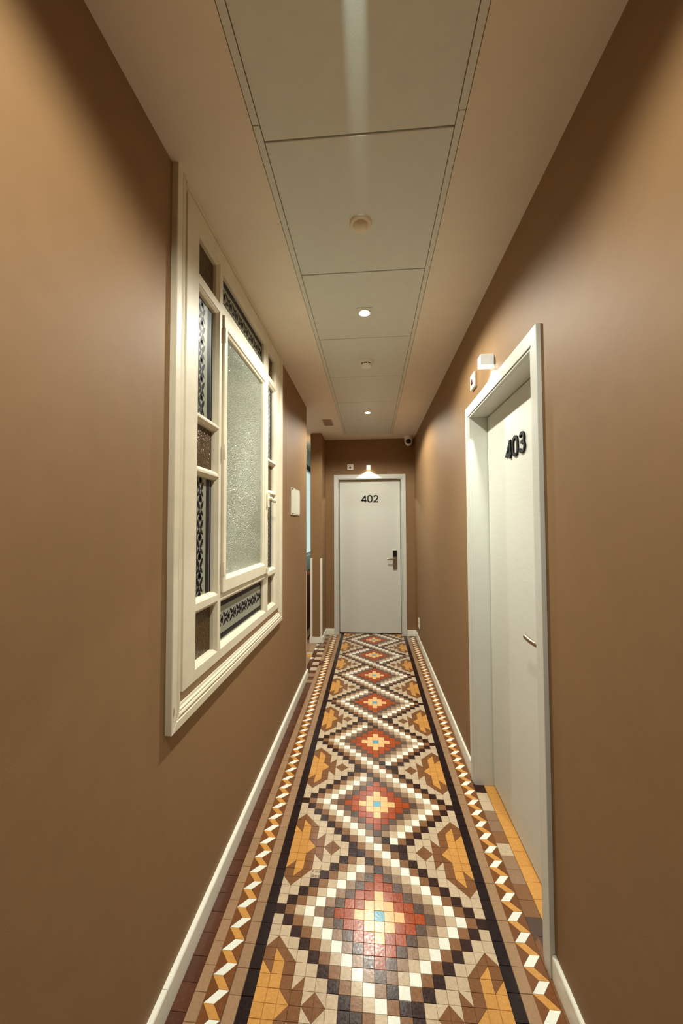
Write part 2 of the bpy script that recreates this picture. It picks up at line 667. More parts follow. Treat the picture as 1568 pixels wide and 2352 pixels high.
# left outer strip and the foot of the left wall
y = -51.5
while y < Y_FAR - 2:
    y1 = y + P2
    if not (66.6 < (y + y1) / 2 < 70.3):
        rect(-15.55, -14.52, y, y1, 'tan')
    else:
        rect(-15.55, -14.52, y, y1, 'maroon')
    y = y1
y = -51.5
while y < 54.3:
    y1 = min(y + 1.95, 54.4)
    rect(-17.3, -15.55, y, y1, 'maroon')
    y = y1
# side passage floor: white and brown blocks, small white darts, beige field
rect(-17.4, -15.55, 54.4, 56.2, 'taupe')
rect(-17.4, -15.55, 56.2, 58.2, 'maroon')
y = 58.2
k = 0
while y < YE - 0.4:
    y1 = min(y + 2.05, YE - 0.3)
    if y < 84.6 or True:
        rect(-17.4, -15.55, y, y1, ('beige' if 60 < y < 80 else 'taupe') if k % 2 == 0 else 'maroon')
    if y > YO and y < 85:
        ym = (y + y1) / 2
        if k % 2 == 0:
            tile([(-17.4, y), (-17.4, y1), (-18.6, y1), (-18.6, y)], 'maroon') if rnd.random() < 0.35 else (
                tile([(-18.6, y), (-17.4, ym), (-18.6, y1)], 'white', 0.012),
                tile([(-18.6, y), (-17.4, y), (-17.4, ym)], 'maroon', 0.012),
                tile([(-18.6, y1), (-17.4, ym), (-17.4, y1)], 'maroon', 0.012))
        else:
            rect(-18.6, -17.4, y, y1, 'maroon')
        for c in range(22):
            xa = -18.6 - 1.95 * (c + 1)
            kk = 'beige' if (70.5 < y < 75.5 and k % 2 == 0) else ('ochre' if 70.5 < y < 74.5 else 'tan')
            rect(xa, xa + 1.95, y, y1, kk if c == 0 else 'tan')
    y = y1
    k += 1
y = 85.0
while y < 139:
    for c in range(3):
        rect(-26.6 + c * 1.9, -26.6 + (c + 1) * 1.9, y, y + 2, 'maroon' if c == 2 and y > 87 else 'tan')
    y += 2
# doorway of 403: a row of worn grey-brown squares and a row of ochre ones
cols = ['char', 'dark', 'beige', 'beige', 'taupe', 'taupe', 'brown', 'beige', 'taupe', 'taupe', 'brown', 'brown', 'char', 'char']
y = 21.9
for k, cc in enumerate(cols):
    rect(14.46, 16.02, y - 1.74, y, cc)
    y -= 1.74
y = 22.2
while y > -3.4:
    rect(16.05, 17.9, y - 1.93, y, 'ochre')
    y -= 1.93
# strip of thin tan under the right baseboard
y = -51.5
while y < -2.6:
    rect(14.44, 15.0, y, y + 4, 'umber')
    y += 4
y = 22.0
while y < YE - 1:
    rect(14.44, 15.0, y, min(y + 4, YE), 'umber')
    y += 4
# the odd tile with six printed squares near the left border
for a in range(3):
    for b_ in range(2):
        cx, cy = -7.3 + a * 0.36, 4.0 + 0.28 * (1 if b_ else -1)
        for (u0, u1, v0, v1) in ((-0.11, 0.11, 0.07, 0.11), (-0.11, 0.11, -0.11, -0.07), (-0.11, -0.07, -0.07, 0.07), (0.07, 0.11, -0.07, 0.07)):
            fl.box(cx + u0, cx + u1, cy + v0, cy + v1, -0.02, 0.012, TKEYS.index('dark'))
fl.box(-67, 20, YB, 143, -1.0, -0.05, TKEYS.index('grout'))
fo = fl.build('floor', [TM[k] for k in TKEYS], fix=False)
struct(fo, 'mosaic tile floor of red and white lozenges with zigzag borders', 'floor')

# ------------------------------------------------------------------ ceiling panels
PSTEP = 16.28
PY = [6.2 + PSTEP * k for k in (-3, -2, -1, 0, 1, 2, 3, 4)] + [SYE + 0.3]
PL = {
    -27.0: 'pale metal ceiling panel overhead at the very top of the picture, crossed by a streak of light',
    -10.0: 'pale metal ceiling panel holding the round motion sensor',
    6.2: 'pale metal ceiling panel holding the nearer lit downlight',
    22.0: 'pale metal ceiling panel holding the smoke detector',
    38.0: 'plain pale metal ceiling panel between the smoke detector and the far downlight',
    55.0: 'pale metal ceiling panel holding the farther lit downlight',
    71.0: 'plain pale metal ceiling panel nearest the end wall',
}
for k in range(len(PY) - 1):
    y0, y1 = PY[k], PY[k + 1]
    lab = None
    for a, t in PL.items():
        if abs(a - y0) < 4:
            lab = t
    if lab is None:
        lab = 'pale metal ceiling panel behind the viewpoint'
    p = MB()
    p.box(SL1 + 0.02, SR0 - 0.02, y0 + 0.07, y1 - 0.07, ZC - 0.0, ZC + 0.45)
    o = p.build('ceiling_panel', PANEL, bevel=0.05)
    tag(o, lab, 'ceiling panel', 'lift-out ceiling panels')

# ------------------------------------------------------------------ downlights
LX = -1.32


def downlight(y, label, streak_w, gain=1.0, LX=LX, core=1.0, soft=0.6):
    t = thing('ceiling_downlight', (LX, y, ZC), label, 'ceiling light', 'ceiling downlights')
    fr = MB()
    s = 1.16
    n = 48
    i = len(fr.v)
    z0, z1 = ZC - 0.10, ZC
    outer = [(-s, -s), (s, -s), (s, s), (-s, s)]
    ring_o = []
    for k in range(n):
        a = 2 * math.pi * (k + 0.5) / n
        c_, s_ = math.cos(a), math.sin(a)
        m_ = max(abs(c_), abs(s_))
        ring_o.append((LX + s * c_ / m_, y + s * s_ / m_))
    ring_i = [(LX + 0.84 * math.cos(2 * math.pi * (k + 0.5) / n), y + 0.84 * math.sin(2 * math.pi * (k + 0.5) / n)) for k in range(n)]
    for k in range(n):
        k2 = (k + 1) % n
        A, B, D, E = ring_o[k], ring_o[k2], ring_i[k2], ring_i[k]
        fr.face([(*A, z0), (*B, z0), (*D, z0), (*E, z0)])
        fr.face([(*A, z1), (*B, z1), (*B, z0), (*A, z0)])
        fr.face([(*E, z0), (*D, z0), (*D, z0 + 0.06), (*E, z0 + 0.06)])
    fr.build('trim_plate', PANEL, t)
    MB().lathe([(0.84, 0.0), (0.86, -0.16), (0.78, -0.2), (0.74, -0.12)], (LX, y, ZC - 0.02), n=40).build('lens_ring', PLASTIC, t, smooth=True)
    MB().lathe([(0.73, -0.08), (0.66, -0.16), (0.45, -0.21), (0.2, -0.235), (0.0001, -0.24)], (LX, y, ZC), n=40).build('lens', LENS, t, smooth=True)
    spot('downlight_beam', (LX, y, ZC - 0.6), (LX, y, 0), DOWN_W * gain, DOWN_COL, 158, 0.35, soft, t)
    spot('downlight_core', (LX, y, ZC - 0.55), (LX, y, 0), CORE_W * core, DOWN_COL, 104, 1.0, soft, t)
    if streak_w:
        spot('added_streak_spot', (LX, y + 1.2, ZC - 0.9), (LX, y + 31.2, ZC + 1.6), streak_w, (0.78, 1.0, 0.87), 7.0, 0.7, 0.2, t)  # extra narrow spot added to throw the streak along the ceiling panels
    return t


downlight(14.87, 'lit square-trimmed downlight in the panel between motion sensor and smoke detector', 0, 1.0, LX, 2.4)
downlight(63.38, 'farther lit downlight shining like a star before the end wall', 0, 1.25, LX, 1.0)
downlight(14.87 - 48.5, 'lit square-trimmed downlight overhead just above the picture', 60.0, 1.05, LX, 0.25)
downlight(59.1, 'lit downlight out of sight in the side passage', 0, 0.7, -40.0, 0.5, 4.0)
downlight(91.0, 'added unseen downlight behind the narrow wall stub, lighting the wooden chest', 0, 0.4, -24.0, 0.5)  # unseen lamp added to brighten the chest in the gap

# ------------------------------------------------------------------ doors
CASW = 1.8


def stroke_digit(ch):
    def arc(cx, cy, rx, ry, a0, a1, n=16):
        return [(cx + rx * math.cos(math.radians(a0 + (a1 - a0) * k / n)), cy + ry * math.sin(math.radians(a0 + (a1 - a0) * k / n))) for k in range(n + 1)]
    if ch == '4':
        return [[(0.56, 0.93), (0.04, 0.24), (0.74, 0.24)], [(0.56, 0.96), (0.56, 0.0)]]
    if ch == '0':
        return [arc(0.36, 0.66, 0.29, 0.29, 0, 180) + arc(0.36, 0.34, 0.29, 0.29, 180, 360) + [(0.65, 0.66)]]
    if ch == '2':
        return [arc(0.34, 0.68, 0.27, 0.27, 165, -35, 18) + [(0.06, 0.06), (0.68, 0.06)]]
    if ch == '3':
        return [arc(0.33, 0.71, 0.24, 0.23, 160, -90, 18), arc(0.33, 0.31, 0.28, 0.25, 90, -160, 18), [(0.22, 0.52), (0.34, 0.52)]]


def ribbon(mb, pts, wd, fn, d0, d1):
    n = len(pts)
    L_, R_ = [], []
    for k in range(n):
        p = Vector(pts[k])
        e1 = (Vector(pts[k]) - Vector(pts[k - 1])).normalized() if k > 0 else None
        e2 = (Vector(pts[k + 1]) - Vector(pts[k])).normalized() if k < n - 1 else None
        e1 = e1 or e2
        e2 = e2 or e1
        n1, n2 = Vector((-e1.y, e1.x)), Vector((-e2.y, e2.x))
        q = (n1 + n2) / max(0.35, 1 + n1.dot(n2))
        L_.append(p + q * wd / 2)
        R_.append(p - q * wd / 2)
    for k in range(n - 1):
        a, b, c, d = L_[k], L_[k + 1], R_[k + 1], R_[k]
        F = [fn(*a, d1), fn(*b, d1), fn(*c, d1), fn(*d, d1)]
        G = [fn(*a, d0), fn(*b, d0), fn(*c, d0), fn(*d, d0)]
        mb.face(F)
        mb.face([G[0], G[1], F[1], F[0]])
        mb.face([F[3], F[2], G[2], G[3]])
        if k == 0:
            mb.face([G[3], G[0], F[0], F[3]])
        if k == n - 2:
            mb.face([G[1], G[2], F[2], F[1]])


def door(name, fn, uc, digits, label, depth):
    """fn(u, d, z): u to the viewer's right, d out of the wall. Opening is 22.2 wide and 55.6 high."""
    hw, hz = 11.1, 55.6
    u0, u1 = uc - hw, uc + hw
    base = fn(uc, 0.45, 0)
    t = thing(name, base, label, 'door', kind='structure')

    def mk(mb, nm, mat, par, **k):
        return mb.mapped(fn).build(nm, mat, par, **k)
    # casing boards: a flat outer band and a slightly lower inner band
    for s in (-1, 1):
        m = MB()
        a, b = uc + s * (hw + CASW), uc + s * (hw + 0.62)
        m.box(min(a, b), max(a, b), 0.0, 0.45, 0, hz + CASW)
        m.box(min(b, uc + s * (hw + 0.3)), max(b, uc + s * (hw + 0.3)), 0.0, 0.36, 0, hz + 0.3)
        mk(m, 'casing_board', DOORW, t, bevel=0.05)
    m = MB()
    m.box(uc - hw - 0.62, uc + hw + 0.62, 0.0, 0.43, hz + 0.3, hz + CASW)
    mk(m, 'head_casing', DOORW, t, bevel=0.04)
    # lining: jambs and head with a rebate
    m = MB()
    for s in (-1, 1):
        a, b = uc + s * (hw + 0.04), uc + s * (hw + 1.0)
        m.box(min(a, b), max(a, b), -depth - 0.8, 0.02, 0, hz + 0.04)
        b2 = uc + s * (hw + 0.2)
        m.box(min(a, b2), max(a, b2), 0.0, 0.3, 0, hz + 0.2)
    m.box(uc - hw - 1.0, uc + hw + 1.0, -depth - 0.8, 0.02, hz + 0.04, hz + 0.8)
    m.box(uc - hw - 0.2, uc + hw + 0.2, 0.0, 0.3, hz + 0.04, hz + 0.2)
    mk(m, 'door_lining', TRIMW, t, bevel=0.05)
    m = MB()
    m.box(u0 - 1, u1 + 1, -depth - 1.6, -depth - 1.3, 0, hz)
    mk(m, 'backing', VOID, t)
    # leaf
    m = MB()
    m.box(u0 + 0.12, u1 - 0.12, -depth - 1.1, -depth, 0.34, hz - 0.1)
    lf = mk(m, 'door_leaf', DOORW, t, bevel=0.05)
    m = MB()
    m.box(u0 + 0.1, u1 - 0.1, -depth - 1.0, -depth - 0.1, 0.0, 0.1)
    mk(m, 'threshold', NICKEL, t)
    # numerals
    cell = 2.18
    hgt = 2.53
    for k, ch in enumerate(digits):
        m = MB()
        ub = uc - 2.98 + k * cell
        for si, st in enumerate(stroke_digit(ch)):
            ribbon(m, [(p[0] * hgt, p[1] * hgt) for p in st], 0.38 if ch != '4' else 0.40,
                   lambda x, z, d: (ub + x, d, 47.5 + z), -depth + 0.01, -depth + 0.2 + 0.004 * si)
        tag(mk(m, 'numeral', NUMBER, lf), 'black numeral ' + ch)
    # lock: reader plate, long plate and a lever
    ux = uc + 8.2
    m = MB()
    m.box(ux, ux + 1.55, -depth, -depth + 0.42, 23.2, 30.1)
    lp = mk(m, 'lock_plate', NICKEL, lf, bevel=0.08)
    m = MB()
    m.box(ux + 0.08, ux + 1.47, -depth + 0.4, -depth + 0.5, 27.7, 30.0)
    tag(mk(m, 'card_reader', BLACK, lf, bevel=0.05), 'black glossy card reader')
    m = MB()
    dd = -depth
    pts = [(ux + 0.8, dd + 0.3, 26.95), (ux + 0.8, dd + 1.0, 26.95), (ux + 0.72, dd + 1.45, 26.96), (ux + 0.4, dd + 1.62, 26.98)]
    for k in range(1, 9):
        a = k / 8
        pts.append((ux + 0.4 - a * 2.5, dd + 1.62 + 0.12 * math.sin(a * 2.2), 26.98 + 0.1 * a * a))
    m.tube(pts, 0.25, n=14, flat=1.1)
    tag(mk(m, 'lever_handle', NICKEL, lf, smooth=True), 'satin metal lever handle')
    return t


def f402(u, d, z):
    return (u, YE - d, z)


def f403(u, d, z):
    return (XR - d, -u, z)


door('door_1', f402, -1.08, '402', 'white door at the far end of the corridor, numbered 402', 1.5)
door('door_2', f403, -8.8, '403', 'white recessed door in the right wall, numbered 403', 2.45)

# ------------------------------------------------------------------ lamps and call signs over the doors


def wall_lamp(fn, u0, label):
    t = thing('wall_lamp', fn(u0 + 0.7, 0, 59.1), label, 'lamp', 'wall lamps over the doors')
    m = MB()
    w_ = 0.09

    def ringpts(e, z):
        return [(u0 + e, e * 0.5, z), (u0 + 1.4 - e, e * 0.5, z), (u0 + 1.4 - e, 1.62 - e, z), (u0 + e, 1.62 - e, z)]
    rr = [ringpts(0.05, 60.6), ringpts(0, 60.55), ringpts(0, 59.2), ringpts(w_, 59.2), ringpts(w_, 60.4)]
    m.face(rr[0])
    m.face(rr[4])
    for p, q in zip(rr[:-1], rr[1:]):
        for k in range(4):
            k2 = (k + 1) % 4
            m.face([p[k], p[k2], q[k2], q[k]])
    m.mapped(fn).build('lamp_housing', GLOWP, t)
    m = MB()
    m.box(u0 + w_ + 0.01, u0 + 1.4 - w_ - 0.01, 0.08, 1.62 - w_ - 0.01, 59.24, 59.3)
    m.mapped(fn).build('diffuser', LAMPLENS, t)
    at = fn(u0 + 0.7, 0.95, 59.15)
    to = fn(u0 + 0.7, 0.95, 0)
    spot('lamp_beam', at, to, LAMP_W, LAMP_COL, 116, 0.10, 0.2, t)
    return t


def call_sign(fn, u0, z0, label):
    t = thing('call_light', fn(u0 + 1.15, 0, z0), label, 'sign', 'call lights beside the door lamps')
    m = MB()
    m.box(u0, u0 + 2.28, 0, 0.42, z0, z0 + 2.2)
    m.mapped(fn).build('plate', PLASTIC, t, bevel=0.08)
    c = u0 + 1.08
    m = MB()
    # three-sided pyramid lens
    A, B, D = (c - 0.48, 0.42, z0 + 0.6), (c + 0.48, 0.42, z0 + 0.6), (c, 0.42, z0 + 1.55)
    P_ = (c, 0.66, z0 + 0.85)
    m.face([A, B, P_]).face([B, D, P_]).face([D, A, P_])
    tag(m.mapped(fn).build('red_triangle', RED, t), 'dark red triangle')
    m = MB()
    m.face([(c - 0.34, 0.43, z0 + 1.0), (c - 0.06, 0.43, z0 + 1.62), (c - 0.01, 0.5, z0 + 2.02), (c - 0.12, 0.43, z0 + 2.0)])
    m.mapped(fn).build('raised_edge', PLASTIC, t)
    return t


wall_lamp(f402, -2.1, 'small white cube lamp shining down on the top of door 402')
wall_lamp(f403, -10.2, 'white cube wall lamp shining down on the frame of door 403')
call_sign(f402, -9.1, 59.05, 'small white square sign with a red triangle left of the lamp over door 402')
call_sign(f403, -18.55, 59.3, 'white square sign with a red triangle beside the lamp over door 403')

# a short hair-thin crack in the paint beside the lamp of door 403 stays part of the wall (not built)

# ------------------------------------------------------------------ ceiling devices
t = thing('motion_sensor', (-1.42, -1.27, ZC), 'round cream motion sensor with a domed lens on the ceiling', 'sensor')
MB().lathe([(1.16, 0.0), (1.15, -0.1), (1.06, -0.2), (0.8, -0.24), (0.74, -0.2)], (-1.42, -1.27, ZC), n=56).build('ring', PLASTICW, t, smooth=True)
MB().lathe([(0.73, -0.1), (0.72, -0.26), (0.63, -0.46), (0.46, -0.6), (0.24, -0.68), (0.0001, -0.7)], (-1.42, -1.27, ZC), n=48).build('dome_lens', PLASTICW, t, smooth=True)

t = thing('smoke_detector', (-1.3, 31.4, ZC), 'white round smoke detector with dark slots hanging from the ceiling', 'smoke detector')
MB().lathe([(1.4, 0.0), (1.42, -0.25), (1.3, -0.45), (1.02, -0.5)], (-1.3, 31.4, ZC), n=56).build('base', PLASTIC, t, smooth=True)
MB().lathe([(1.0, -0.45), (1.0, -0.75)], (-1.3, 31.4, ZC), n=48).build('slot_ring', BLACK, t, smooth=True)
for k in range(8):
    a = math.pi / 4 * k + 0.25
    cx, cy = -1.3 + 1.0 * math.cos(a), 31.4 + 1.0 * math.sin(a)
    box(cx - 0.08, cx + 0.08, cy - 0.08, cy + 0.08, ZC - 0.78, ZC - 0.45).build('rib', PLASTIC, t)
MB().lathe([(1.03, -0.72), (1.05, -0.9), (0.95, -1.1), (0.6, -1.2), (0.0001, -1.22)], (-1.3, 31.4, ZC), n=48).build('cap', PLASTIC, t, smooth=True)

t = thing('ceiling_vent', (-13.45, 72.7, ZC), 'small brownish rectangular vent in the ceiling beside the side passage', 'vent')
m = MB()
for a, b, c, d in ((-14.8, -12.1, 69.5, 69.9), (-14.8, -12.1, 75.5, 75.9), (-14.8, -14.45, 69.9, 75.5), (-12.45, -12.1, 69.9, 75.5)):
    m.box(a, b, c, d, ZC - 0.14, ZC)
m.build('frame', mottled('beige_vent_paint', srgb(170, 146, 118), rough=0.5), t, bevel=0.03)
m = MB()
for k in range(7):
    y = 70.1 + k * 0.78
    m.prism([(0, 0), (0.5, -0.1), (0.55, -0.05), (0.05, 0.05)], lambda p, a, y=y: (a, y + p[0], ZC + p[1]), -14.45, -12.45)
m.build('grille', mottled('beige_vent_slat', srgb(158, 134, 106), rough=0.5), t)

t = thing('security_camera', (12.65, 92.6, ZC), 'white dome security camera with a black lens in the far right ceiling corner', 'camera')
cx, cy, cz = 12.65, 92.6, ZC
MB().lathe([(1.5, 0.0), (1.52, -0.5), (1.44, -0.8)], (cx, cy, cz), n=44).build('base', PLASTIC, t, smooth=True)
MB().lathe([(1.42, -0.75), (1.45, -1.3), (1.4, -1.9), (1.2, -2.6), (0.86, -3.1), (0.45, -3.35), (0.0001, -3.42)], (cx, cy, cz), n=44).build('housing', PLASTIC, t, smooth=True)
R = Matrix.Rotation(math.radians(-20), 4, 'X') @ Matrix.Rotation(math.radians(0), 4, 'Z')


def camlens(x, y, z):
    v = Matrix.Rotation(math.radians(14), 4, 'X') @ Vector((x, y, z))
    return (cx - 0.12 + v.x, cy - 0.72 + v.y, cz - 1.95 + v.z)


MB().lathe([(0.0001, -0.86), (0.3, -0.84), (0.62, -0.8), (0.86, -0.66), (0.88, 0.4)], (0, 0, 0), axis='y', n=36).mapped(camlens).build('lens_window', BLACK, t, smooth=True)

# ------------------------------------------------------------------ notice and socket
t = thing('notice_board', (XL + 0.1, 42.8, 41.2), 'white printed notice in a clear holder on the left wall past the window', 'notice')
box(XL, XL + 0.22, 38.4, 47.4, 41.3, 47.1).build('holder', ACRYLIC, t, bevel=0.04)
box(XL + 0.22, XL + 0.26, 38.8, 47.0, 41.6, 46.8).build('paper', PAPER, t)
for yy in (38.75, 47.05):
    for zz in (41.6, 46.8):
        MB().lathe([(0.14, 0), (0.14, 0.2), (0.09, 0.26)], (XL + 0.22, yy, zz), axis='x', n=16).build('stud', NICKEL, t, smooth=True)

t = thing('wall_socket', (XR, 86.2, 5.3), 'small white wall socket low on the right wall near the end', 'socket')
box(XR - 0.25, XR, 85.0, 87.3, 5.3, 8.5).build('plate', PLASTIC, t, bevel=0.06)
for zz in (6.1, 7.6):
    MB().lathe([(0.5, 0.0), (0.5, -0.1), (0.42, -0.1), (0.42, -0.02)], (XR - 0.24, 86.15, zz), axis='x', n=24).build('outlet', PLASTICW, t, smooth=True)

# ------------------------------------------------------------------ stained glass window in the left wall
win = thing('window_1', (XL, 9.9, 21.9), 'tall cream framed window of amber and flower patterned panes in the left wall', 'window', kind='structure')
XF = -16.92       # front of the fixed frame
XG = -17.62       # glass
XB = -18.4        # back of the frame
FY0, FY1, FZ0, FZ1 = -7.2, 27.0, 24.62, 69.5
# architrave: mitred moulding on three sides, running up to the ceiling (w inwards, h out of the wall)
PROF = [(0.0, 0.0), (0.0, 0.50), (0.06, 0.55), (0.80, 0.55), (0.86, 0.42), (0.93, 0.42), (1.0, 0.50), (1.2, 0.55), (1.34, 0.48), (1.40, 0.36), (1.48, 0.42), (1.58, 0.42),
        (1.66, 0.25), (1.9, 0.22), (1.9, 0.0)]
OY0, OY1, OZ0 = -9.1, 29.0, 21.9


def loft(sections, mat, name):
    m = MB()
    for k in range(len(PROF)):
        k2 = (k + 1) % len(PROF)
        for j in range(len(sections) - 1):
            a, b = sections[j], sections[j + 1]
            m.face([a(PROF[k]), a(PROF[k2]), b(PROF[k2]), b(PROF[k])])
    m.face([sections[0](p) for p in PROF])
    m.face([sections[-1](p) for p in PROF])
    return m.build(name, mat, win)


loft([lambda p: (XL + p[1], OY0 + p[0], ZC), lambda p: (XL + p[1], OY0 + p[0], OZ0 + p[0])], OLDW, 'side_architrave')
loft([lambda p: (XL + p[1], OY1 - p[0], ZC), lambda p: (XL + p[1], OY1 - p[0], OZ0 + p[0])], OLDW, 'side_architrave')
loft([lambda p: (XL + p[1] * 1.12, OY0 + p[0], OZ0 + p[0] * 0.88), lambda p: (XL + p[1] * 1.12, OY1 - p[0], OZ0 + p[0] * 0.88)], OLDW, 'bottom_architrave')
m = MB()
m.box(XL - 0.6, XL + 0.30, OY0 + 1.7, OY1 - 1.7, FZ1 - 0.3, ZC - 0.02)
m.box(XL, XL + 0.45, OY0 + 1.7, OY1 - 1.7, ZC - 0.42, ZC - 0.02)
m.build('head_board', OLDW, win, bevel=0.04)
box(XL - 0.9, XL + 0.02, OY0 + 1.7, OY1 - 1.7, OZ0 + 1.4, 25.2).build('apron_board', APRON, win)

AY = (-4.95, 0.15)
BYc = (0.85, 18.35)
CY = (19.4, 24.4)
ROWS = [(25.6, 31.0), (31.65, 44.25), (44.45, 49.5), (49.65, 62.5), (63.35, 67.9)]
MID = [(25.6, 30.95), (31.65, 62.62), (63.8, 68.1)]
openings = []
for r in ROWS:
    openings.append((AY, r, 'n'))
    openings.append((CY, r, 'n'))
openings.append((BYc, MID[0], 'n'))
openings.append((BYc, MID[2], 'n'))
openings.append((BYc, MID[1], 'sash'))


def frame_grid(mb, ya, za, holes, xf):
    ys = sorted(set([ya[0], ya[1]] + [h[0][0] for h in holes] + [h[0][1] for h in holes]))
    zs = sorted(set([za[0], za[1]] + [h[1][0] for h in holes] + [h[1][1] for h in holes]))
    for i in range(len(ys) - 1):
        for j in range(len(zs) - 1):
            cy_, cz_ = (ys[i] + ys[i + 1]) / 2, (zs[j] + zs[j + 1]) / 2
            if any(h[0][0] < cy_ < h[0][1] and h[1][0] < cz_ < h[1][1] for h in holes):
                continue
            mb.face([(xf, ys[i], zs[j]), (xf, ys[i + 1], zs[j]), (xf, ys[i + 1], zs[j + 1]), (xf, ys[i], zs[j + 1])])


def liner(mb, y, z, steps):
    """Stepped reveal: steps is a list of (inset, x)."""
    rects = [((y[0] + s, y[1] - s), (z[0] + s, z[1] - s), x) for s, x in steps]
    for (a, b) in zip(rects[:-1], rects[1:]):
        A = [(a[2], a[0][0], a[1][0]), (a[2], a[0][1], a[1][0]), (a[2], a[0][1], a[1][1]), (a[2], a[0][0], a[1][1])]
        B = [(b[2], b[0][0], b[1][0]), (b[2], b[0][1], b[1][0]), (b[2], b[0][1], b[1][1]), (b[2], b[0][0], b[1][1])]
        for k in range(4):
            k2 = (k + 1) % 4
            mb.face([A[k], A[k2], B[k2], B[k]])


fm = MB()
frame_grid(fm, (FY0, FY1), (FZ0, FZ1), openings, XF)
for y, z, kind in openings:
    if kind == 'n':
        liner(fm, y, z, [(0, XF), (0.05, XF - 0.02), (0.10, XF - 0.11), (0.15, XF - 0.13), (0.36, XF - 0.34), (0.38, XF - 0.46), (0.40, XG - 0.1)])
    else:
        liner(fm, y, z, [(0, XF), (0.0, XB)])
liner(fm, (FY0, FY1), (FZ0, FZ1), [(0, XF), (0.0, XB)])
fm.build('frame', OLDW, win, fix=False)


def leaf_poly(cx, cy, L, Wd, ang, n=10):
    out = []
    for k in range(n):
        a = 2 * math.pi * k / n
        x, y = Wd / 2 * math.sin(a), L / 2 * math.cos(a)
        x *= (1.0 - 0.35 * math.cos(a))
        c_, s_ = math.cos(ang), math.sin(ang)
        out.append((cx + x * c_ - y * s_, cy + x * s_ + y * c_))
    return out


def leaf(x0, y0, x1, y1, Wd):
    return leaf_poly((x0 + x1) / 2, (y0 + y1) / 2, math.hypot(x1 - x0, y1 - y0), Wd, math.atan2(-(x1 - x0), y1 - y0), 12)


def chain_unit():
    """Butterfly leaves above, a small tulip below."""
    u = []
    for s in (-1, 1):
        u.append(leaf(s * 0.10, 0.02, s * 0.80, 0.92, 0.46))
        u.append(leaf(s * 0.12, -0.02, s * 0.72, -0.62, 0.36))
        u.append(leaf(s * 0.04, -0.62, s * 0.40, -1.16, 0.44))
    u.append(leaf(0, -0.28, 0, -0.74, 0.44))
    u.append(leaf(0, -0.70, 0, -1.22, 0.36))
    return u


def patterned(y, z, vertical, name_label, pitch=1.92, centre=None):
    """A frosted pane with a chain of navy leaves along its middle and navy bands along its edges."""
    ins = 0.38
    y0, y1, z0, z1 = y[0] + ins, y[1] - ins, z[0] + ins, z[1] - ins
    m = MB()
    m.box(XG - 0.12, XG, y0, y1, z0, z1, 0)
    e1, e2 = XG - 0.001, XG + 0.012

    def strip(a, b, c, d):
        m.box(e1, e2, a, b, c, d, 1)
    if vertical:
        cy_ = (y0 + y1) / 2 if centre is None else centre
        for s0, s1, in ((0.0, 0.32), (0.42, 1.22)):
            if s1 > 0.4:
                strip(y1 - s1, y1 - s0, z0, z1)
                strip(y0 + s0, y0 + s1, z0, z1)
            else:
                strip(y1 - s1, y1 - 0.02, z0, z1)
                strip(y0 + 0.02, y0 + s1, z0, z1)
        n = int((z1 - z0) / pitch) + 2
        zc = z0 + 0.9
        for k in range(n):
            for poly in chain_unit():
                pts = [(cy_ + p[0] * 0.88, zc + k * pitch + p[1]) for p in poly]
                pts = [(min(max(a, y0), y1), min(max(b, z0 + 0.02), z1 - 0.02)) for a, b in pts]
                if max(p[1] for p in pts) - min(p[1] for p in pts) < 0.05:
                    continue
                m.prism(pts, lambda p, a: (a, p[0], p[1]), e1, e2, 1)
    else:
        zc = (z0 + z1) / 2 + 0.0
        strip(y0, y1, z1 - 0.72, z1 - 0.02)
        strip(y0, y1, z0 + 0.22, z0 + 0.82)
        strip(y0, y0 + 0.3, z0, z1)
        strip(y1 - 0.3, y1, z0, z1)
        n = int((y1 - y0) / (pitch * 1.08)) + 2
        for k in range(n):
            for poly in chain_unit():
                pts = [(y0 + 0.9 + k * pitch * 1.08 - p[1], zc + p[0] * 0.95) for p in poly]
                pts = [(min(max(a, y0 + 0.02), y1 - 0.02), min(max(b, z0), z1)) for a, b in pts]
                if max(p[0] for p in pts) - min(p[0] for p in pts) < 0.05:
                    continue
                m.prism(pts, lambda p, a: (a, p[0], p[1]), e1, e2, 1)
    o = m.build('patterned_pane', [FROST, NAVY], win, fix=False)
    tag(o, name_label)


def amber(y, z):
    ins = 0.38
    m = MB()
    m.box(XG - 0.12, XG, y[0] + ins, y[1] - ins, z[0] + ins, z[1] - ins)
    tag(m.build('amber_pane', AMBER, win), 'amber textured glass pane')


for col, cen in ((AY, -2.75), (CY, None)):
    amber(col, ROWS[0])
    patterned(col, ROWS[1], True, 'frosted pane with a navy leaf chain', centre=cen)
    amber(col, ROWS[2])
    patterned(col, ROWS[3], True, 'frosted pane with a navy leaf chain', centre=cen)
    amber(col, ROWS[4])
patterned(BYc, MID[0], False, 'low wide frosted pane with navy leaves and bands')
patterned(BYc, MID[2], False, 'top wide frosted pane with navy leaves and bands')

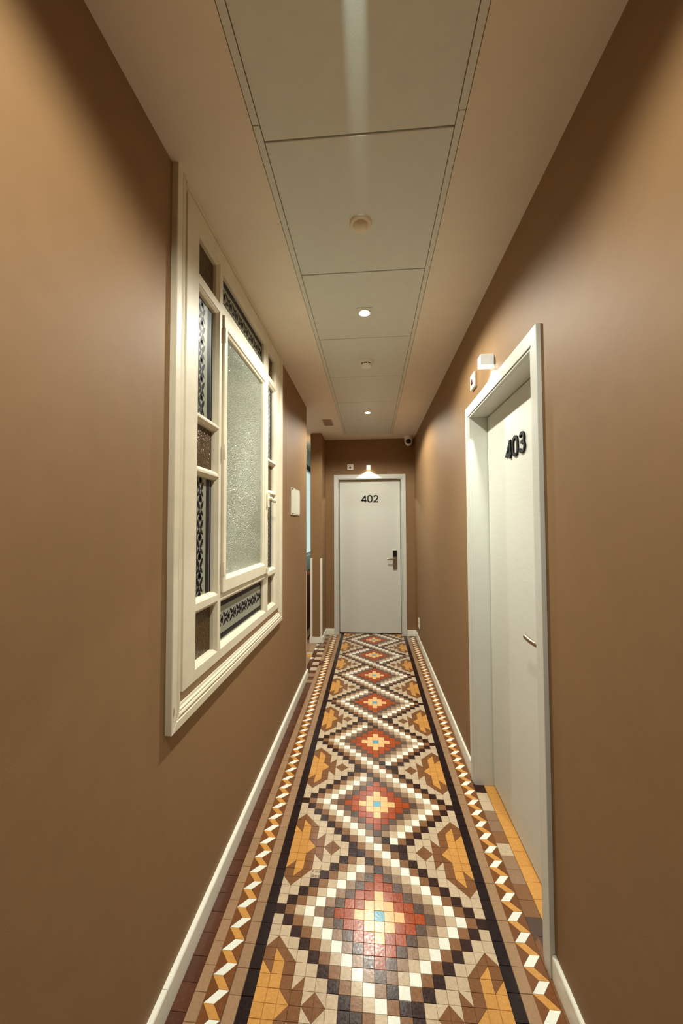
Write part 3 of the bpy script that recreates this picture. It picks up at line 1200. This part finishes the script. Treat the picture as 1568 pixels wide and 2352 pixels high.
# opening sash
SXF = -16.68
SY, SZ = (BYc[0] + 0.06, BYc[1] - 0.06), (MID[1][0] + 0.06, MID[1][1] - 0.06)
GY, GZ = (1.75, 17.05), (33.0, 61.3)
sm = MB()
frame_grid(sm, SY, SZ, [(GY, GZ, 'g')], SXF)
liner(sm, SY, SZ, [(0, SXF), (0.0, XB + 0.1)])
liner(sm, GY, GZ, [(0, SXF), (0.08, SXF - 0.05), (0.14, SXF - 0.16), (0.34, SXF - 0.3), (0.38, SXF - 0.46), (0.42, SXF - 0.66)])
sash = sm.build('sash', OLDW, win, fix=False)
box(SXF - 0.72, SXF - 0.6, GY[0] + 0.38, GY[1] - 0.38, GZ[0] + 0.38, GZ[1] - 0.38).build('hammered_pane', HAMMER, sash)
for zz in (34.2, 47.1, 60.2):
    h = MB()
    h.lathe([(0.08, -0.75), (0.10, -0.7), (0.10, 0.7), (0.08, 0.75)], (SXF + 0.05, SY[0] - 0.02, zz), n=14)
    h.lathe([(0.06, 0.75), (0.09, 0.82), (0.03, 0.92)], (SXF + 0.05, SY[0] - 0.02, zz), n=12)
    h.box(SXF - 0.02, SXF + 0.04, SY[0], SY[0] + 0.5, zz - 0.65, zz + 0.65)
    h.build('hinge', OLDW, sash, smooth=True)
# window latch on the far stile
lt = MB()
lt.box(SXF, SXF + 0.28, 17.55, 18.7, 41.9, 44.0)
lt.lathe([(0.28, 0.0), (0.3, 0.3), (0.22, 0.55)], (SXF + 0.28, 18.2, 43.2), axis='x', n=18)
lt.lathe([(0.15, 0.0), (0.32, 0.25), (0.34, 0.5), (0.2, 0.72), (0.0001, 0.76)], (SXF + 0.6, 18.75, 42.9), axis='x', n=18)
lt.build('latch', OLDW, sash, bevel=0.05, smooth=True)
# small turn button at the lower far corner
tb = MB()
tb.lathe([(0.42, 0.0), (0.42, 0.18), (0.3, 0.26)], (SXF - 0.02, 18.35, 31.5), axis='x', n=20)
tb.box(SXF + 0.02, SXF + 0.2, 17.7, 18.5, 31.55, 32.5)
tb.build('turn_button', OLDW, sash, bevel=0.04)
# chipped paint spots
ch = MB()
for (y_, z_, a, b) in ((-8.75, 23.6, 0.07, 0.42), (28.6, 26.3, 0.1, 0.12)):
    ch.prism([(-a, -b), (a * 0.6, -b * 0.4), (a, b), (-a * 0.3, b * 0.6)], lambda p, x, y_=y_, z_=z_: (x, y_ + p[0], z_ + p[1]), XL + 0.5, XL + 0.556)
tag(ch.build('paint_chip', RUST, win), 'brown chip in the cream paint')

# ------------------------------------------------------------------ things in the side passage
pw = thing('window_2', (-26.6, 113, 27.6), 'bright window seen through the gap to the side passage', 'window', kind='structure')
box(-27.4, -27.3, 100.3, 125.9, 27.7, 61.5).build('pane', DAY, pw)
m = MB()
m.box(-27.2, -26.3, 100.0, 126.2, 26.9, 27.6)
m.box(-27.2, -26.4, 100.0, 100.6, 27.6, 61.6)
m.box(-27.2, -26.4, 125.6, 126.2, 27.6, 61.6)
m.build('window_frame', COOLW, pw)
hr = thing('blind_rail', (-26.3, 113, 61.6), 'black double rail across the top of the passage window', 'rail')
box(-26.6, -25.9, 99.8, 126.4, 62.3, 63.5).build('rail', BLACK, hr, bevel=0.05)
box(-26.6, -26.0, 99.8, 126.4, 61.4, 61.9).build('lower_rail', BLACK, hr, bevel=0.05)
lv = MB()
for k in range(9):
    z_ = 21.1 + k * 0.68
    lv.prism([(0, 0), (0.35, -0.1), (0.35, 0.3), (0, 0.6)], lambda p, a, z_=z_: (-26.6 + p[0] + 0.2, a, z_ + p[1]), 100.2, 124)
lo = thing('louvred_panel', (-26.4, 112, 21.0), 'pale slatted panel between the passage window and the wooden chest', 'panel')
lv.build('slats', LOUVRE, lo)
box(-26.6, -26.38, 100, 124.2, 20.9, 27.3).build('backing', COOLW, lo)
ck = thing('wooden_chest', (-25.4, 111, 0), 'dark red-brown wooden chest low in the gap to the side passage', 'chest')
box(-26.5, -24.4, 100, 123.5, 1.2, 19.8).build('body', WOOD, ck, bevel=0.1)
box(-26.55, -24.2, 99.8, 123.7, 19.8, 20.7).build('top_board', WOOD, ck, bevel=0.08)
box(-26.4, -24.5, 100.3, 123.2, 0, 1.2).build('plinth', BLACK, ck)
